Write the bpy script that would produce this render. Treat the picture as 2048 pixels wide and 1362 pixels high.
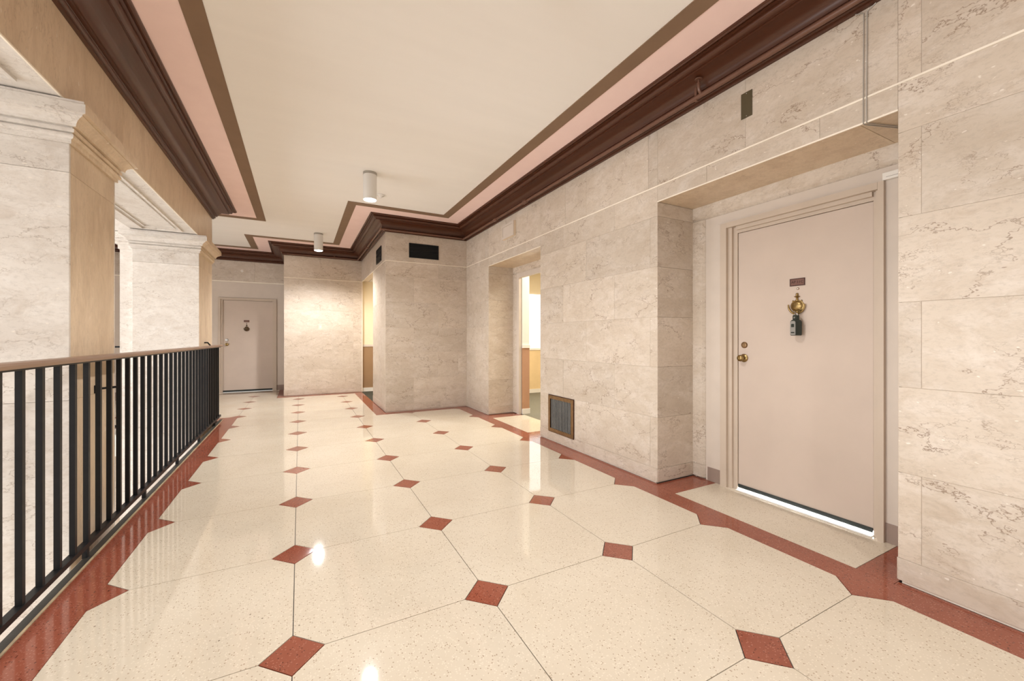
import bpy, math, random
from mathutils import Vector, Matrix
random.seed(7)
for o in list(bpy.data.objects): bpy.data.objects.remove(o)
SC = bpy.context.scene
COL = SC.collection
S = 1.27                                  # metres per layout unit (camera height = 1 unit)
def W(x, y, z): return Vector((x*S, y*S, (z+1.0)*S))   # layout units (z measured from eye level) -> metres

# ------------------------------------------------------------------ camera
YAW = 0.4829
cam_d = bpy.data.cameras.new('camera'); cam = bpy.data.objects.new('camera', cam_d); COL.objects.link(cam)
cam.location = W(0, 0, 0); cam.rotation_euler = (math.pi/2, 0, -YAW)
cam_d.sensor_width = 36; cam_d.lens = 809.65/2048*36; cam_d.shift_y = -4.76/2048
cam_d.clip_start = 0.05; cam_d.clip_end = 200
SC.camera = cam

# ------------------------------------------------------------------ world, window and fill light, exposure
wd = bpy.data.worlds.new('world'); SC.world = wd; wd.use_nodes = True
wd.node_tree.nodes['Background'].inputs[0].default_value = (1.0, 0.96, 0.90, 1)
wd.node_tree.nodes['Background'].inputs[1].default_value = 1.0
def area(name, loc, rot, sx, sy, power, col):
    d = bpy.data.lights.new(name, 'AREA'); d.shape = 'RECTANGLE'; d.size = sx; d.size_y = sy
    d.energy = power; d.color = col
    o = bpy.data.objects.new(name, d); COL.objects.link(o); o.location = loc; o.rotation_euler = rot
    return o
# fill from a window added at the unseen near end; daylight through the atrium windows
area('hall_fill_light', W(0.75, -2.78, 0.15), (math.pi/2, 0, math.pi), 3.2, 2.6, 600, (0.96, 0.985, 1.0))
for k, yy in enumerate((-0.9, 1.9, 4.7)):
    area('atrium_window_daylight', W(-5.12, yy, -0.35), (math.pi/2, 0, -math.pi/2), 2.5, 3.8, 205, (0.98, 0.99, 1.0))
SC.view_settings.view_transform = 'Standard'
SC.view_settings.look = 'None'
SC.view_settings.gamma = 1.0
SC.view_settings.use_curve_mapping = False
SC.view_settings.exposure = 0.16

# ------------------------------------------------------------------ materials
MATS = {}
class NT:
    def __init__(s, name):
        s.m = bpy.data.materials.new(name); s.m.use_nodes = True
        s.t = s.m.node_tree; s.b = s.t.nodes['Principled BSDF']
    def n(s, typ, ins=None, **kw):
        nd = s.t.nodes.new(typ)
        for k, v in kw.items(): setattr(nd, k, v)
        for k, v in (ins or {}).items():
            if isinstance(v, bpy.types.NodeSocket): s.t.links.new(v, nd.inputs[k])
            else: nd.inputs[k].default_value = v
        return nd
    def ramp(s, fac, stops):
        r = s.n('ShaderNodeValToRGB', {0: fac}); cr = r.color_ramp
        while len(cr.elements) < len(stops): cr.elements.new(0.5)
        for e, (p, c) in zip(cr.elements, stops):
            e.position = p; e.color = (c, c, c, 1) if isinstance(c, (int, float)) else (*c, 1)
        return r.outputs[0]
    def mix(s, f, a, b, blend='MIX'):
        m = s.n('ShaderNodeMix', data_type='RGBA', blend_type=blend)
        for i, v in ((0, f), (6, a), (7, b)):
            if isinstance(v, bpy.types.NodeSocket): s.t.links.new(v, m.inputs[i])
            else: m.inputs[i].default_value = v if isinstance(v, (int, float)) else (*v, 1)
        return m.outputs[2]
    def math(s, op, a, b=0.0):
        m = s.n('ShaderNodeMath', operation=op)
        for i, v in ((0, a), (1, b)):
            if isinstance(v, bpy.types.NodeSocket): s.t.links.new(v, m.inputs[i])
            else: m.inputs[i].default_value = v
        return m.outputs[0]
    def coord(s, rnd=True, scale=(1, 1, 1)):
        tc = s.n('ShaderNodeTexCoord').outputs['Object']
        mp = s.n('ShaderNodeMapping', {0: tc}); mp.inputs['Scale'].default_value = scale
        v = mp.outputs[0]
        if rnd:
            r = s.n('ShaderNodeObjectInfo').outputs['Random']
            c = s.n('ShaderNodeCombineXYZ', {0: s.math('MULTIPLY', r, 37.0), 1: s.math('MULTIPLY', r, 71.0), 2: s.math('MULTIPLY', r, 53.0)})
            v = s.n('ShaderNodeVectorMath', {0: v, 1: c.outputs[0]}, operation='ADD').outputs[0]
        return v
    def set(s, **kw):
        for k, v in kw.items():
            k = k.replace('_', ' ')
            if isinstance(v, bpy.types.NodeSocket): s.t.links.new(v, s.b.inputs[k])
            else: s.b.inputs[k].default_value = (*v, 1) if isinstance(v, tuple) else v
    def bump(s, h, strength, dist=0.002):
        b = s.n('ShaderNodeBump', {'Height': h, 'Strength': strength, 'Distance': dist})
        s.t.links.new(b.outputs[0], s.b.inputs['Normal'])
def noise(nt, v, sc, det=4, rough=0.55, dist=0.0):
    return nt.n('ShaderNodeTexNoise', {'Vector': v, 'Scale': sc, 'Detail': det, 'Roughness': rough, 'Distortion': dist}).outputs['Fac']
def marble(name, ca, cb, cc, vein, vs=0.55, rough=0.38, stretch=(1, 1, 1.9), tone=0.10):
    nt = NT(name); v = nt.coord(True, stretch)
    base = nt.mix(nt.ramp(noise(nt, v, 1.5, 3, 0.6), [(0.34, 0.0), (0.66, 1.0)]), ca, cb)
    base = nt.mix(nt.ramp(noise(nt, v, 4.2, 5, 0.7, 0.5), [(0.47, 0.0), (0.70, 0.85)]), base, cc)
    base = nt.mix(nt.ramp(noise(nt, v, 7.0, 5, 0.75, 0.8), [(0.30, 0.60), (0.50, 0.0)]), base, tuple(x*k for x, k in zip(ca, (0.86, 0.81, 0.76))))
    base = nt.mix(nt.ramp(noise(nt, v, 34, 3, 0.75), [(0.34, 0.32), (0.50, 0.0)]), base, tuple(x*0.74 for x in ca))
    wn = nt.n('ShaderNodeTexNoise', {'Vector': v, 'Scale': 3.0, 'Detail': 5, 'Roughness': 0.7})
    wv = nt.n('ShaderNodeVectorMath', {0: wn.outputs['Color'], 1: (0.62, 0.62, 0.62)}, operation='MULTIPLY')
    vv = nt.n('ShaderNodeVectorMath', {0: v, 1: wv.outputs[0]}, operation='ADD').outputs[0]
    e1 = nt.n('ShaderNodeTexVoronoi', {'Vector': vv, 'Scale': 1.7}, feature='DISTANCE_TO_EDGE').outputs['Distance']
    m1 = nt.math('MULTIPLY', nt.ramp(e1, [(0.0, 1.0), (0.013, 0.0)]), nt.ramp(noise(nt, v, 2.2, 2), [(0.42, 0.0), (0.58, 1.0)]))
    e2 = nt.n('ShaderNodeTexVoronoi', {'Vector': vv, 'Scale': 5.0}, feature='DISTANCE_TO_EDGE').outputs['Distance']
    m2 = nt.math('MULTIPLY', nt.ramp(e2, [(0.0, 1.0), (0.022, 0.0)]), nt.ramp(noise(nt, v, 3.1, 2), [(0.50, 0.0), (0.66, 0.75)]))
    base = nt.mix(nt.math('MULTIPLY', nt.math('MAXIMUM', m1, m2), vs), base, vein)
    fl = nt.ramp(noise(nt, v, 30, 1, 0.55), [(0.745, 0.0), (0.775, 0.6)])
    base = nt.mix(fl, base, (0.84, 0.78, 0.70))
    r = nt.n('ShaderNodeObjectInfo').outputs['Random']
    hs = nt.n('ShaderNodeHueSaturation', {'Color': base, 'Value': nt.math('ADD', nt.math('MULTIPLY', r, tone), 1.0-tone*0.5)})
    nt.set(Base_Color=hs.outputs[0], Roughness=rough, Specular_IOR_Level=0.35)
    MATS[name] = nt.m
def plain(name, col, rough=0.5, metal=0.0, var=0.06, sc=6.0, spec=0.4, emit=None, bump=0.0, stretch=(1, 1, 1)):
    nt = NT(name); v = nt.coord(False, stretch)
    f = nt.ramp(noise(nt, v, sc, 5), [(0.3, 0.0), (0.7, 1.0)])
    c = nt.mix(f, tuple(x*(1-var) for x in col), tuple(min(1, x*(1+var)) for x in col))
    nt.set(Base_Color=c, Roughness=rough, Metallic=metal, Specular_IOR_Level=spec)
    if emit: nt.set(Emission_Color=emit[0], Emission_Strength=emit[1])
    if bump: nt.bump(noise(nt, v, sc*14, 4), bump, 0.001)
    MATS[name] = nt.m
def terrazzo(name, base, tone, dark, light, rough):
    nt = NT(name); v = nt.coord(False)
    b = nt.mix(nt.ramp(noise(nt, v, 1.6, 5), [(0.35, 0.0), (0.65, 1.0)]), base, tone)
    vo = nt.n('ShaderNodeTexVoronoi', {'Vector': v, 'Scale': 120.0, 'Randomness': 1.0})
    sep = nt.n('ShaderNodeSeparateColor', {0: vo.outputs['Color']})
    size = nt.ramp(vo.outputs['Distance'], [(0.30, 1.0), (0.42, 0.0)])
    md = nt.math('MULTIPLY', nt.ramp(sep.outputs[0], [(0.84, 0.0), (0.86, 0.8)]), size)
    ml = nt.math('MULTIPLY', nt.ramp(sep.outputs[1], [(0.55, 0.0), (0.60, 0.55)]), size)
    b = nt.mix(ml, b, light); b = nt.mix(md, b, dark)
    vo2 = nt.n('ShaderNodeTexVoronoi', {'Vector': v, 'Scale': 20.0})
    s2 = nt.n('ShaderNodeSeparateColor', {0: vo2.outputs['Color']})
    big = nt.math('MULTIPLY', nt.ramp(s2.outputs[0], [(0.955, 0.0), (0.96, 0.8)]), nt.ramp(vo2.outputs['Distance'], [(0.07, 1.0), (0.09, 0.0)]))
    b = nt.mix(big, b, tuple(x*0.45 for x in dark))
    b = nt.mix(nt.ramp(noise(nt, v, 2.6, 3, 0.6, 0.6), [(0.715, 0.0), (0.735, 0.22)]), b, tuple(x*0.62 for x in base))
    nt.set(Base_Color=b, Roughness=nt.ramp(noise(nt, v, 3.0, 4), [(0.3, rough*0.8), (0.7, rough*1.3)]), Specular_IOR_Level=0.5)
    MATS[name] = nt.m
marble('wall_marble', (0.555, 0.465, 0.375), (0.625, 0.535, 0.445), (0.675, 0.595, 0.52), (0.20, 0.12, 0.07), 0.8, tone=0.12)
marble('pale_marble', (0.66, 0.61, 0.56), (0.74, 0.695, 0.645), (0.80, 0.765, 0.725), (0.30, 0.235, 0.19), 0.6)
marble('warm_lit_marble', (0.66, 0.515, 0.36), (0.74, 0.595, 0.435), (0.57, 0.43, 0.29), (0.25, 0.15, 0.08), 0.30, 0.33, (1.6, 1.6, 0.5))  # column and beam stone with warm interior light painted into its tint
plain('mortar', (0.74, 0.65, 0.55), 0.9)
plain('caulk', (0.88, 0.80, 0.68), 0.6)
plain('dark_joint', (0.05, 0.045, 0.04), 0.7)
terrazzo('cream_terrazzo', (0.66, 0.575, 0.46), (0.71, 0.63, 0.515), (0.36, 0.26, 0.17), (0.85, 0.77, 0.65), 0.045)
terrazzo('red_terrazzo', (0.26, 0.070, 0.040), (0.32, 0.095, 0.056), (0.06, 0.015, 0.009), (0.46, 0.20, 0.14), 0.09)
plain('ceiling_cream', (0.93, 0.905, 0.875), 0.85, var=0.012, sc=1.0, spec=0.2, stretch=(0.6, 6, 1))
plain('pink_paint', (0.99, 0.765, 0.725), 0.8, var=0.02, spec=0.2)
plain('taupe_paint', (0.255, 0.165, 0.105), 0.7, var=0.05, spec=0.3)
plain('cornice_brown', (0.078, 0.024, 0.010), 0.34, var=0.08, sc=3, spec=0.5, stretch=(1, 1, 4))
plain('pipe_brown', (0.15, 0.07, 0.045), 0.3, var=0.12, spec=0.5)
plain('wall_paint', (0.63, 0.545, 0.47), 0.6, var=0.03, spec=0.3)
plain('door_paint', (0.58, 0.475, 0.40), 0.5, var=0.035, sc=3, spec=0.35)
plain('frame_paint', (0.56, 0.46, 0.37), 0.45, var=0.03, spec=0.4)
plain('vinyl_base', (0.30, 0.22, 0.18), 0.5)
plain('iron_black', (0.006, 0.0065, 0.008), 0.45, var=0.2, sc=20, spec=0.3)
plain('handrail_bronze', (0.27, 0.165, 0.105), 0.35, var=0.15, sc=4, spec=0.5, stretch=(8, 0.6, 8))
plain('curb_metal', (0.03, 0.028, 0.024), 0.45, var=0.35, sc=9)
plain('curb_stone', (0.42, 0.32, 0.20), 0.6, var=0.3, sc=9)
plain('brass', (0.30, 0.205, 0.085), 0.33, 1.0, 0.25, 40)
plain('old_bronze', (0.26, 0.155, 0.075), 0.38, 0.7, 0.2, 25)
plain('dark_bronze', (0.10, 0.06, 0.03), 0.4, 0.5, 0.2, 25)
plain('plate_brown', (0.16, 0.075, 0.055), 0.45, var=0.1)
plain('engraving', (0.055, 0.02, 0.015), 0.6)
plain('plate_mark', (0.40, 0.24, 0.18), 0.5)
plain('black_void', (0.004, 0.004, 0.004), 0.9)
plain('slat_grey', (0.30, 0.30, 0.29), 0.4, 0.2, 0.15)
plain('dark_rubber', (0.02, 0.025, 0.022), 0.55)
plain('lockbox_green', (0.028, 0.036, 0.030), 0.5)
plain('lockbox_grey', (0.30, 0.29, 0.27), 0.45)
plain('white_paint', (0.82, 0.78, 0.72), 0.5, var=0.02)
plain('switch_ivory', (0.80, 0.66, 0.50), 0.4, var=0.02)
plain('lamp_white', (0.80, 0.78, 0.75), 0.35, var=0.02)
plain('lamp_ring', (0.42, 0.39, 0.35), 0.4, 0.3)
plain('lamp_lens', (1, 1, 1), 0.5, emit=((1.0, 0.95, 0.88), 9.0))
plain('olive_plate', (0.085, 0.065, 0.033), 0.4, var=0.1)
plain('steel', (0.6, 0.6, 0.6), 0.3, 1.0)
plain('carpet_dark', (0.055, 0.05, 0.035), 0.95, var=0.35, sc=60)
plain('carpet_grey', (0.19, 0.175, 0.13), 0.95, var=0.2, sc=60)
plain('wall_cream', (0.80, 0.68, 0.48), 0.7, var=0.02)
plain('wainscot_tan', (0.33, 0.20, 0.105), 0.6, var=0.05)
plain('wainscot_terracotta', (0.48, 0.27, 0.165), 0.6, var=0.05)
plain('wainscot_cream', (0.80, 0.60, 0.34), 0.6, var=0.04)
plain('window_glow', (0.9, 0.9, 0.9), 0.5, emit=((0.95, 0.97, 1.0), 1.5))
plain('threshold_white', (0.85, 0.85, 0.82), 0.35, var=0.04)
plain('atrium_floor', (0.70, 0.62, 0.52), 0.3, var=0.08)

# ------------------------------------------------------------------ mesh helpers (metres; h* methods take layout units)
class MB:
    def __init__(s): s.v = []; s.f = []
    def add(s, vs, fs):
        k = len(s.v); s.v += [Vector(p) for p in vs]; s.f += [tuple(i+k for i in f) for f in fs]; return s
    def box(s, a, b):
        x0, y0, z0 = a; x1, y1, z1 = b
        return s.add([(x0,y0,z0),(x1,y0,z0),(x1,y1,z0),(x0,y1,z0),(x0,y0,z1),(x1,y0,z1),(x1,y1,z1),(x0,y1,z1)],
                     [(0,3,2,1),(4,5,6,7),(0,1,5,4),(1,2,6,5),(2,3,7,6),(3,0,4,7)])
    def hbox(s, x0, x1, y0, y1, z0, z1):
        return s.box(W(min(x0,x1), min(y0,y1), min(z0,z1)), W(max(x0,x1), max(y0,y1), max(z0,z1)))
    def slab(s, o, u, v, n, b=0.002):
        """chamfered slab: o back corner, u/v edge vectors, n thickness vector (metres)"""
        o, u, v, n = map(Vector, (o, u, v, n)); nn = n.normalized(); uu = u.normalized()*b; vv = v.normalized()*b
        p = [o, o+u, o+u+v, o+v]; m = [q+n-nn*b for q in p]
        t = [o+n+uu+vv, o+u+n-uu+vv, o+u+v+n-uu-vv, o+v+n+uu-vv]
        f = [(3,2,1,0),(8,9,10,11)]
        for i in range(4):
            j = (i+1) % 4; f += [(i,j,4+j,4+i),(4+i,4+j,8+j,8+i)]
        if u.cross(v).dot(n) < 0: f = [tuple(reversed(q)) for q in f]
        return s.add(p+m+t, f)
    def prism(s, poly, z0, z1):
        n = len(poly)
        a = sum(poly[i][0]*poly[(i+1)%n][1]-poly[(i+1)%n][0]*poly[i][1] for i in range(n))
        if a < 0: poly = poly[::-1]
        vs = [W(x, y, z0) for x, y in poly]+[W(x, y, z1) for x, y in poly]
        return s.add(vs, [tuple(range(n-1,-1,-1)), tuple(range(n, 2*n))]+[(i,(i+1)%n,n+(i+1)%n,n+i) for i in range(n)])
    def sweep(s, path, prof, close=True):
        """path of (x,y), profile of (offset to the left of travel, z), layout units, mitred corners"""
        n = len(path); rings = []
        for i in range(n):
            p = Vector(path[i])
            d0 = (p-Vector(path[i-1])).normalized() if i > 0 else None
            d1 = (Vector(path[i+1])-p).normalized() if i < n-1 else None
            l = lambda d: Vector((-d.y, d.x))
            if d0 is None: m = l(d1)
            elif d1 is None: m = l(d0)
            else: m = (l(d0)+l(d1))/(1+l(d0).dot(l(d1)))
            rings.append([W(p.x+m.x*o, p.y+m.y*o, z) for o, z in prof])
        k = len(prof); vs = [q for r in rings for q in r]; fs = []
        for i in range(n-1):
            for j in range(k):
                j2 = (j+1) % k; fs.append((i*k+j, i*k+j2, (i+1)*k+j2, (i+1)*k+j))
        fs += [tuple(range(k-1,-1,-1)), tuple((n-1)*k+j for j in range(k))]
        return s.add(vs, fs)
    def tube(s, pts, r, seg=12, cap=True):
        pts = [Vector(p) for p in pts]; n = len(pts); vs = []; fs = []
        rr = r if isinstance(r, (list, tuple)) else [r]*n
        t0 = (pts[1]-pts[0]).normalized(); a = t0.orthogonal().normalized()
        for i in range(n):
            t = ((pts[min(i+1,n-1)]-pts[i]).normalized()+(pts[i]-pts[max(i-1,0)]).normalized()).normalized()
            a = (a-t*a.dot(t)).normalized(); b = t.cross(a)
            for k in range(seg):
                q = 2*math.pi*k/seg; vs.append(pts[i]+a*math.cos(q)*rr[i]+b*math.sin(q)*rr[i])
        for i in range(n-1):
            for k in range(seg):
                k2 = (k+1)%seg; fs.append((i*seg+k, i*seg+k2, (i+1)*seg+k2, (i+1)*seg+k))
        if cap: fs += [tuple(range(seg-1,-1,-1)), tuple((n-1)*seg+k for k in range(seg))]
        return s.add(vs, fs)
    def lathe(s, o, axis, prof, seg=24, sx=1.0):
        """profile of (distance along axis, radius)"""
        o = Vector(o); ax = Vector(axis).normalized(); a = ax.orthogonal().normalized()
        if abs(ax.z) < 0.5: a = Vector((0,0,1))
        b = ax.cross(a); n = len(prof); vs = []; fs = []
        for h, r in prof:
            for k in range(seg):
                q = 2*math.pi*k/seg; vs.append(o+ax*h+a*(r*math.cos(q))+b*(r*sx*math.sin(q)))
        for i in range(n-1):
            for k in range(seg):
                k2 = (k+1)%seg; fs.append((i*seg+k, i*seg+k2, (i+1)*seg+k2, (i+1)*seg+k))
        fs += [tuple(range(seg-1,-1,-1)), tuple((n-1)*seg+k for k in range(seg))]
        return s.add(vs, fs)
    def build(s, name, mat, parent=None, smooth=False):
        off = Vector((0,0,0)); p = parent
        while p is not None: off += p.location; p = p.parent
        me = bpy.data.meshes.new(name); me.from_pydata([v-off for v in s.v], [], s.f); me.update()
        me.materials.append(MATS[mat])
        if smooth:
            me.shade_smooth()
            try: me.set_sharp_from_angle(angle=math.radians(35))
            except Exception: pass
        o = bpy.data.objects.new(name, me); COL.objects.link(o)
        if parent: o.parent = parent
        return o
def tag(o, label, cat, group=None, kind=None):
    o['label'] = label; o['category'] = cat
    if group: o['group'] = group
    if kind: o['kind'] = kind
    return o
def thing(name, loc, label, cat, group=None, kind=None):
    o = bpy.data.objects.new(name, None); o.empty_display_size = 0.1; COL.objects.link(o); o.location = loc
    return tag(o, label, cat, group, kind)

# ------------------------------------------------------------------ layout constants
XR, XD = 2.178, 2.535            # right wall face, door wall inside the recesses
YP, XP = 5.60, 1.02              # front and left faces of the projecting pier
YB, XB = 7.97, -0.24             # back wall, return beside the far door
YF = 9.0                         # far door wall
XC = -0.93                       # hall face of columns and beam
ZC, ZK, ZJ, ZS = 1.605, 1.43, 1.045, 1.065
NY = -2.70
T = 0.0026                       # stone slab thickness
COURSES = [(-0.99,-0.90),(-0.90,-0.549),(-0.549,-0.20),(-0.20,0.146),(0.146,0.493),(0.493,0.84),(0.84,ZJ),(ZJ,ZK)]
GAP = 0.0006

# ------------------------------------------------------------------ floor: dark bedding, terrazzo tiles, red inlays
fl = MB()
fl.hbox(-0.87, XR+0.02, NY, 5.96, -1.20, -1.004); fl.hbox(-4.9, 1.06, 5.96, 9.06, -1.20, -1.004)
fl.hbox(1.06, XR+0.02, 5.96, 6.0, -1.20, -1.004)
fl.hbox(XR+0.02, 2.60, 0.70, 2.04, -1.20, -1.004); fl.hbox(XR+0.02, 2.60, 3.49, 4.86, -1.20, -1.004)
floor = tag(fl.build('floor', 'dark_joint'), 'polished cream terrazzo hall floor with red diamond inlays and red border', 'floor', kind='structure')
D, X1, Y0, HD = 0.6728, -0.0202, 1.4553, 0.0915
FIELD = [(-0.693,NY),(1.998,NY),(1.998,5.46),(0.88,5.46),(0.88,7.80),(-0.34,7.80),(-0.34,8.72),(-4.9,8.72),(-4.9,6.165),(-0.693,6.165)]
def clip(subject, convex):
    out = subject
    for i in range(len(convex)):
        a, b = convex[i], convex[(i+1)%len(convex)]
        side = lambda p: (b[0]-a[0])*(p[1]-a[1])-(b[1]-a[1])*(p[0]-a[0])
        res = []
        for j in range(len(out)):
            p, q = out[j], out[(j+1)%len(out)]; sp, sq = side(p), side(q)
            if sp >= 0: res.append(p)
            if (sp >= 0) != (sq >= 0):
                t = sp/(sp-sq); res.append((p[0]+(q[0]-p[0])*t, p[1]+(q[1]-p[1])*t))
        out = res
        if len(out) < 3: return []
    r = []
    for p in out:
        if not r or abs(p[0]-r[-1][0])+abs(p[1]-r[-1][1]) > 1e-5: r.append(p)
    if len(r) > 2 and abs(r[0][0]-r[-1][0])+abs(r[0][1]-r[-1][1]) < 1e-5: r.pop()
    n = len(r)
    A = sum(r[i][0]*r[(i+1)%n][1]-r[(i+1)%n][0]*r[i][1] for i in range(n))/2 if n > 2 else 0
    return r if A > 0.0008 else []
g = 0.0014
for i in range(-7, 5):
    for j in range(-7, 13):
        xa, ya = X1+(i-1)*D, Y0+j*D; xb, yb = xa+D, ya+D; c = HD+g*0.4
        xa += g; ya += g; xb -= g; yb -= g
        cell = [(xa+c,ya),(xb-c,ya),(xb,ya+c),(xb,yb-c),(xb-c,yb),(xa+c,yb),(xa,yb-c),(xa,ya+c)]
        p = clip(FIELD, cell)
        if p: MB().prism(p, -1.006, -1.0).build('tile', 'cream_terrazzo', floor)
        cx, cy = X1+(i-1)*D, Y0+j*D; h = HD-g
        p = clip(FIELD, [(cx-h,cy),(cx,cy-h),(cx+h,cy),(cx,cy+h)])
        if p: MB().prism(p, -1.006, -1.0).build('diamond_inlay', 'red_terrazzo', floor)
e = 0.0008
for (a,b,c_,d_) in [(1.998,2.14,NY,3.53),(1.998,2.14,3.53,5.46),(2.14,XR,NY,0.737),(2.14,XR,2.0,3.53),(2.14,XR,4.81,5.46),
                    (2.14,XD+.03,0.737,0.864),(2.14,XD+.03,1.822,2.0),(2.14,XD+.03,3.53,3.72),(2.14,XD+.03,4.60,4.81),
                    (0.88,XR,5.46,YP),(0.88,XP,YP,YB),(-0.34,0.88,7.80,YB),(-0.34,XB,YB,YF),
                    (-4.9,-0.34,8.72,8.79),(-0.845,-0.693,NY,6.165),(-4.9,-0.845,5.98,6.165)]:
    MB().hbox(a+e, b-e, c_+e, d_-e, -1.006, -1.0005).build('border_strip', 'red_terrazzo', floor)
for (a,b,c_,d_) in [(2.14,XD+.045,0.864,1.822),(2.14,XD+.06,3.72,4.60),(-4.9,-0.34,8.79,YF)]:
    MB().hbox(a+g, b-g, c_+g, d_-g, -1.006, -1.0).build('tile', 'cream_terrazzo', floor)
# metal edging at the drop beside the railing
MB().hbox(-0.868,-0.838,NY,6.05,-1.01,-0.996).build('edge_strip', 'curb_metal', floor)
MB().hbox(-0.838,-0.829,NY,6.05,-1.01,-0.9965).build('edge_trim', 'curb_stone', floor)
MB().hbox(-0.872,-0.868,NY,6.05,-1.22,-1.0).build('slab_edge', 'white_paint', floor)

# ------------------------------------------------------------------ ceiling with painted bands
ceil = tag(MB().hbox(-5.1, 2.7, NY-0.1, 9.1, ZC, ZC+0.06).build('ceiling', 'ceiling_cream'), 'smooth cream plaster ceiling with pink and taupe painted bands', 'ceiling', kind='structure')
PATH_R = [(XR,NY),(XR,YP),(XP,YP),(XP,YB),(XB,YB),(XB,YF),(-4.95,YF)]
PATH_L = [(-4.95,5.96),(XC,5.96),(XC,NY)]
for path in (PATH_R, PATH_L):
    MB().sweep(path, [(0.20,ZC),(0.20,ZC-0.002),(0.42,ZC-0.002),(0.42,ZC)]).build('pink_band', 'pink_paint', ceil)
    MB().sweep(path, [(0.42,ZC),(0.42,ZC-0.006),(0.52,ZC-0.006),(0.52,ZC)]).build('taupe_band', 'taupe_paint', ceil)

# ------------------------------------------------------------------ cornices
def arc(cx, cz, rx, rz, a0, a1, n):
    return [(cx+rx*math.cos(math.radians(a0+(a1-a0)*i/n)), cz+rz*math.sin(math.radians(a0+(a1-a0)*i/n))) for i in range(n+1)]
PROF = [(-0.03,1.43),(0.018,1.43),(0.018,1.440)]+arc(0.018,1.453,0.014,0.013,-90,60,5)+[(0.030,1.468),(0.046,1.468),(0.046,1.478)] \
     + arc(0.150,1.478,0.098,0.062,180,90,7)+[(0.150,1.549),(0.156,1.549)]+arc(0.156,1.572,0.026,0.020,-90,30,5) \
     + [(0.186,1.584),(0.196,1.584),(0.196,1.590)]+arc(0.206,1.590,0.010,0.008,-90,0,3)[1:]+[(0.222,1.592),(0.222,ZC),(-0.03,ZC)]
tag(MB().sweep(PATH_R, PROF).build('trim_1', 'cornice_brown', smooth=True), 'dark brown moulded cornice above the door side walls', 'cornice', kind='structure')
tag(MB().sweep(PATH_L, PROF).build('trim_2', 'cornice_brown', smooth=True), 'dark brown moulded cornice on the column beam above the railing', 'cornice', kind='structure')

# ------------------------------------------------------------------ stone walls
def stones(parent, face, pos, a0, a1, joints, courses=COURSES, mat='wall_marble', zmin=None, zmax=None, names='stone'):
    """slabs on one wall face. face: '-x','+x','-y','+y' (normal); pos: face plane; a0..a1 along the wall; joints: list per course"""
    ax = face[1]; sg = -1 if face[0] == '-' else 1
    for ci, (z0, z1) in enumerate(courses):
        if zmin is not None: z0 = max(z0, zmin)
        if zmax is not None: z1 = min(z1, zmax)
        if z1-z0 < 0.01: continue
        js = [j for j in joints.get(ci, joints.get('*', [])) if a0+0.02 < j < a1-0.02]
        cuts = [a0]+sorted(js)+[a1]
        for k in range(len(cuts)-1):
            p, q = cuts[k]+GAP, cuts[k+1]-GAP; zz0, zz1 = z0+GAP, z1-GAP
            th = T*S+random.uniform(-0.0008, 0.0008)
            if ci == 0: th += 0.004
            back = pos-sg*T
            if ax == 'x': o = W(back, p, zz0); u = Vector((0,(q-p)*S,0)); n = Vector((sg*th,0,0))
            else: o = W(p, back, zz0); u = Vector(((q-p)*S,0,0)); n = Vector((0,sg*th,0))
            MB().slab(o, u, Vector((0,0,(zz1-zz0)*S)), n, 0.0009).build(names, mat, parent)
mb = MB(); bk = XR+T
mb.hbox(bk, 2.62, NY, 0.725, -1.0, ZC); mb.hbox(bk, 2.62, 2.012, 3.518, -1.0, ZC); mb.hbox(bk, 2.62, 4.822, YP+0.2, -1.0, ZC)
mb.hbox(bk, 2.62, 0.725, 2.012, 0.949, ZC); mb.hbox(bk, 2.62, 3.518, 4.822, 0.949, ZC)
wr = tag(mb.build('wall_right', 'mortar'), 'long beige marble block wall holding the near door and the open doorway', 'wall', kind='structure')
JA = [0.666,0.0,-0.68,-1.4,-2.1]; JB = [0.31,-0.36,-1.05,-1.75,-2.4]
stones(wr,'-x',XR,NY,0.737,{1:JA,2:JB,3:JA,4:JB,5:JA,6:JB,7:[0.666,-0.1,-0.9,-1.7],0:[-0.1,-0.9,-1.7]})
stones(wr,'-x',XR,0.737,2.0,{6:[1.02,1.62],7:[1.38]}, zmin=0.937)
stones(wr,'-x',XR,2.0,3.53,{0:[2.8],1:[2.067,2.784],2:[2.43,3.127],3:[2.067,2.784],4:[2.43,3.127],5:[2.067,2.784],6:[2.43,3.127],7:[2.083,2.784,3.092]})
stones(wr,'-x',XR,3.53,4.81,{6:[3.83,4.3],7:[3.705]}, zmin=0.937)
stones(wr,'-x',XR,4.81,YP,{2:[5.25],4:[5.25],7:[4.95]})
for (ya, yb) in ((0.737,2.0),(3.53,4.81)):
    stones(wr,'-y',yb,XR-0.0,XD+0.02,{},zmax=0.937); stones(wr,'+y',ya,XR,XD+0.02,{},zmax=0.937)
    for (p, q) in ((ya, ya+0.13),(ya+0.13, yb)):
        MB().slab(W(XR+0.001, p+GAP, 0.949), ((XD+0.02-XR)*S,0,0), (0,(q-p-2*GAP)*S,0), (0,0,-0.012*S), 0.0015).build('lintel_slab', 'warm_lit_marble', wr)
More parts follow.
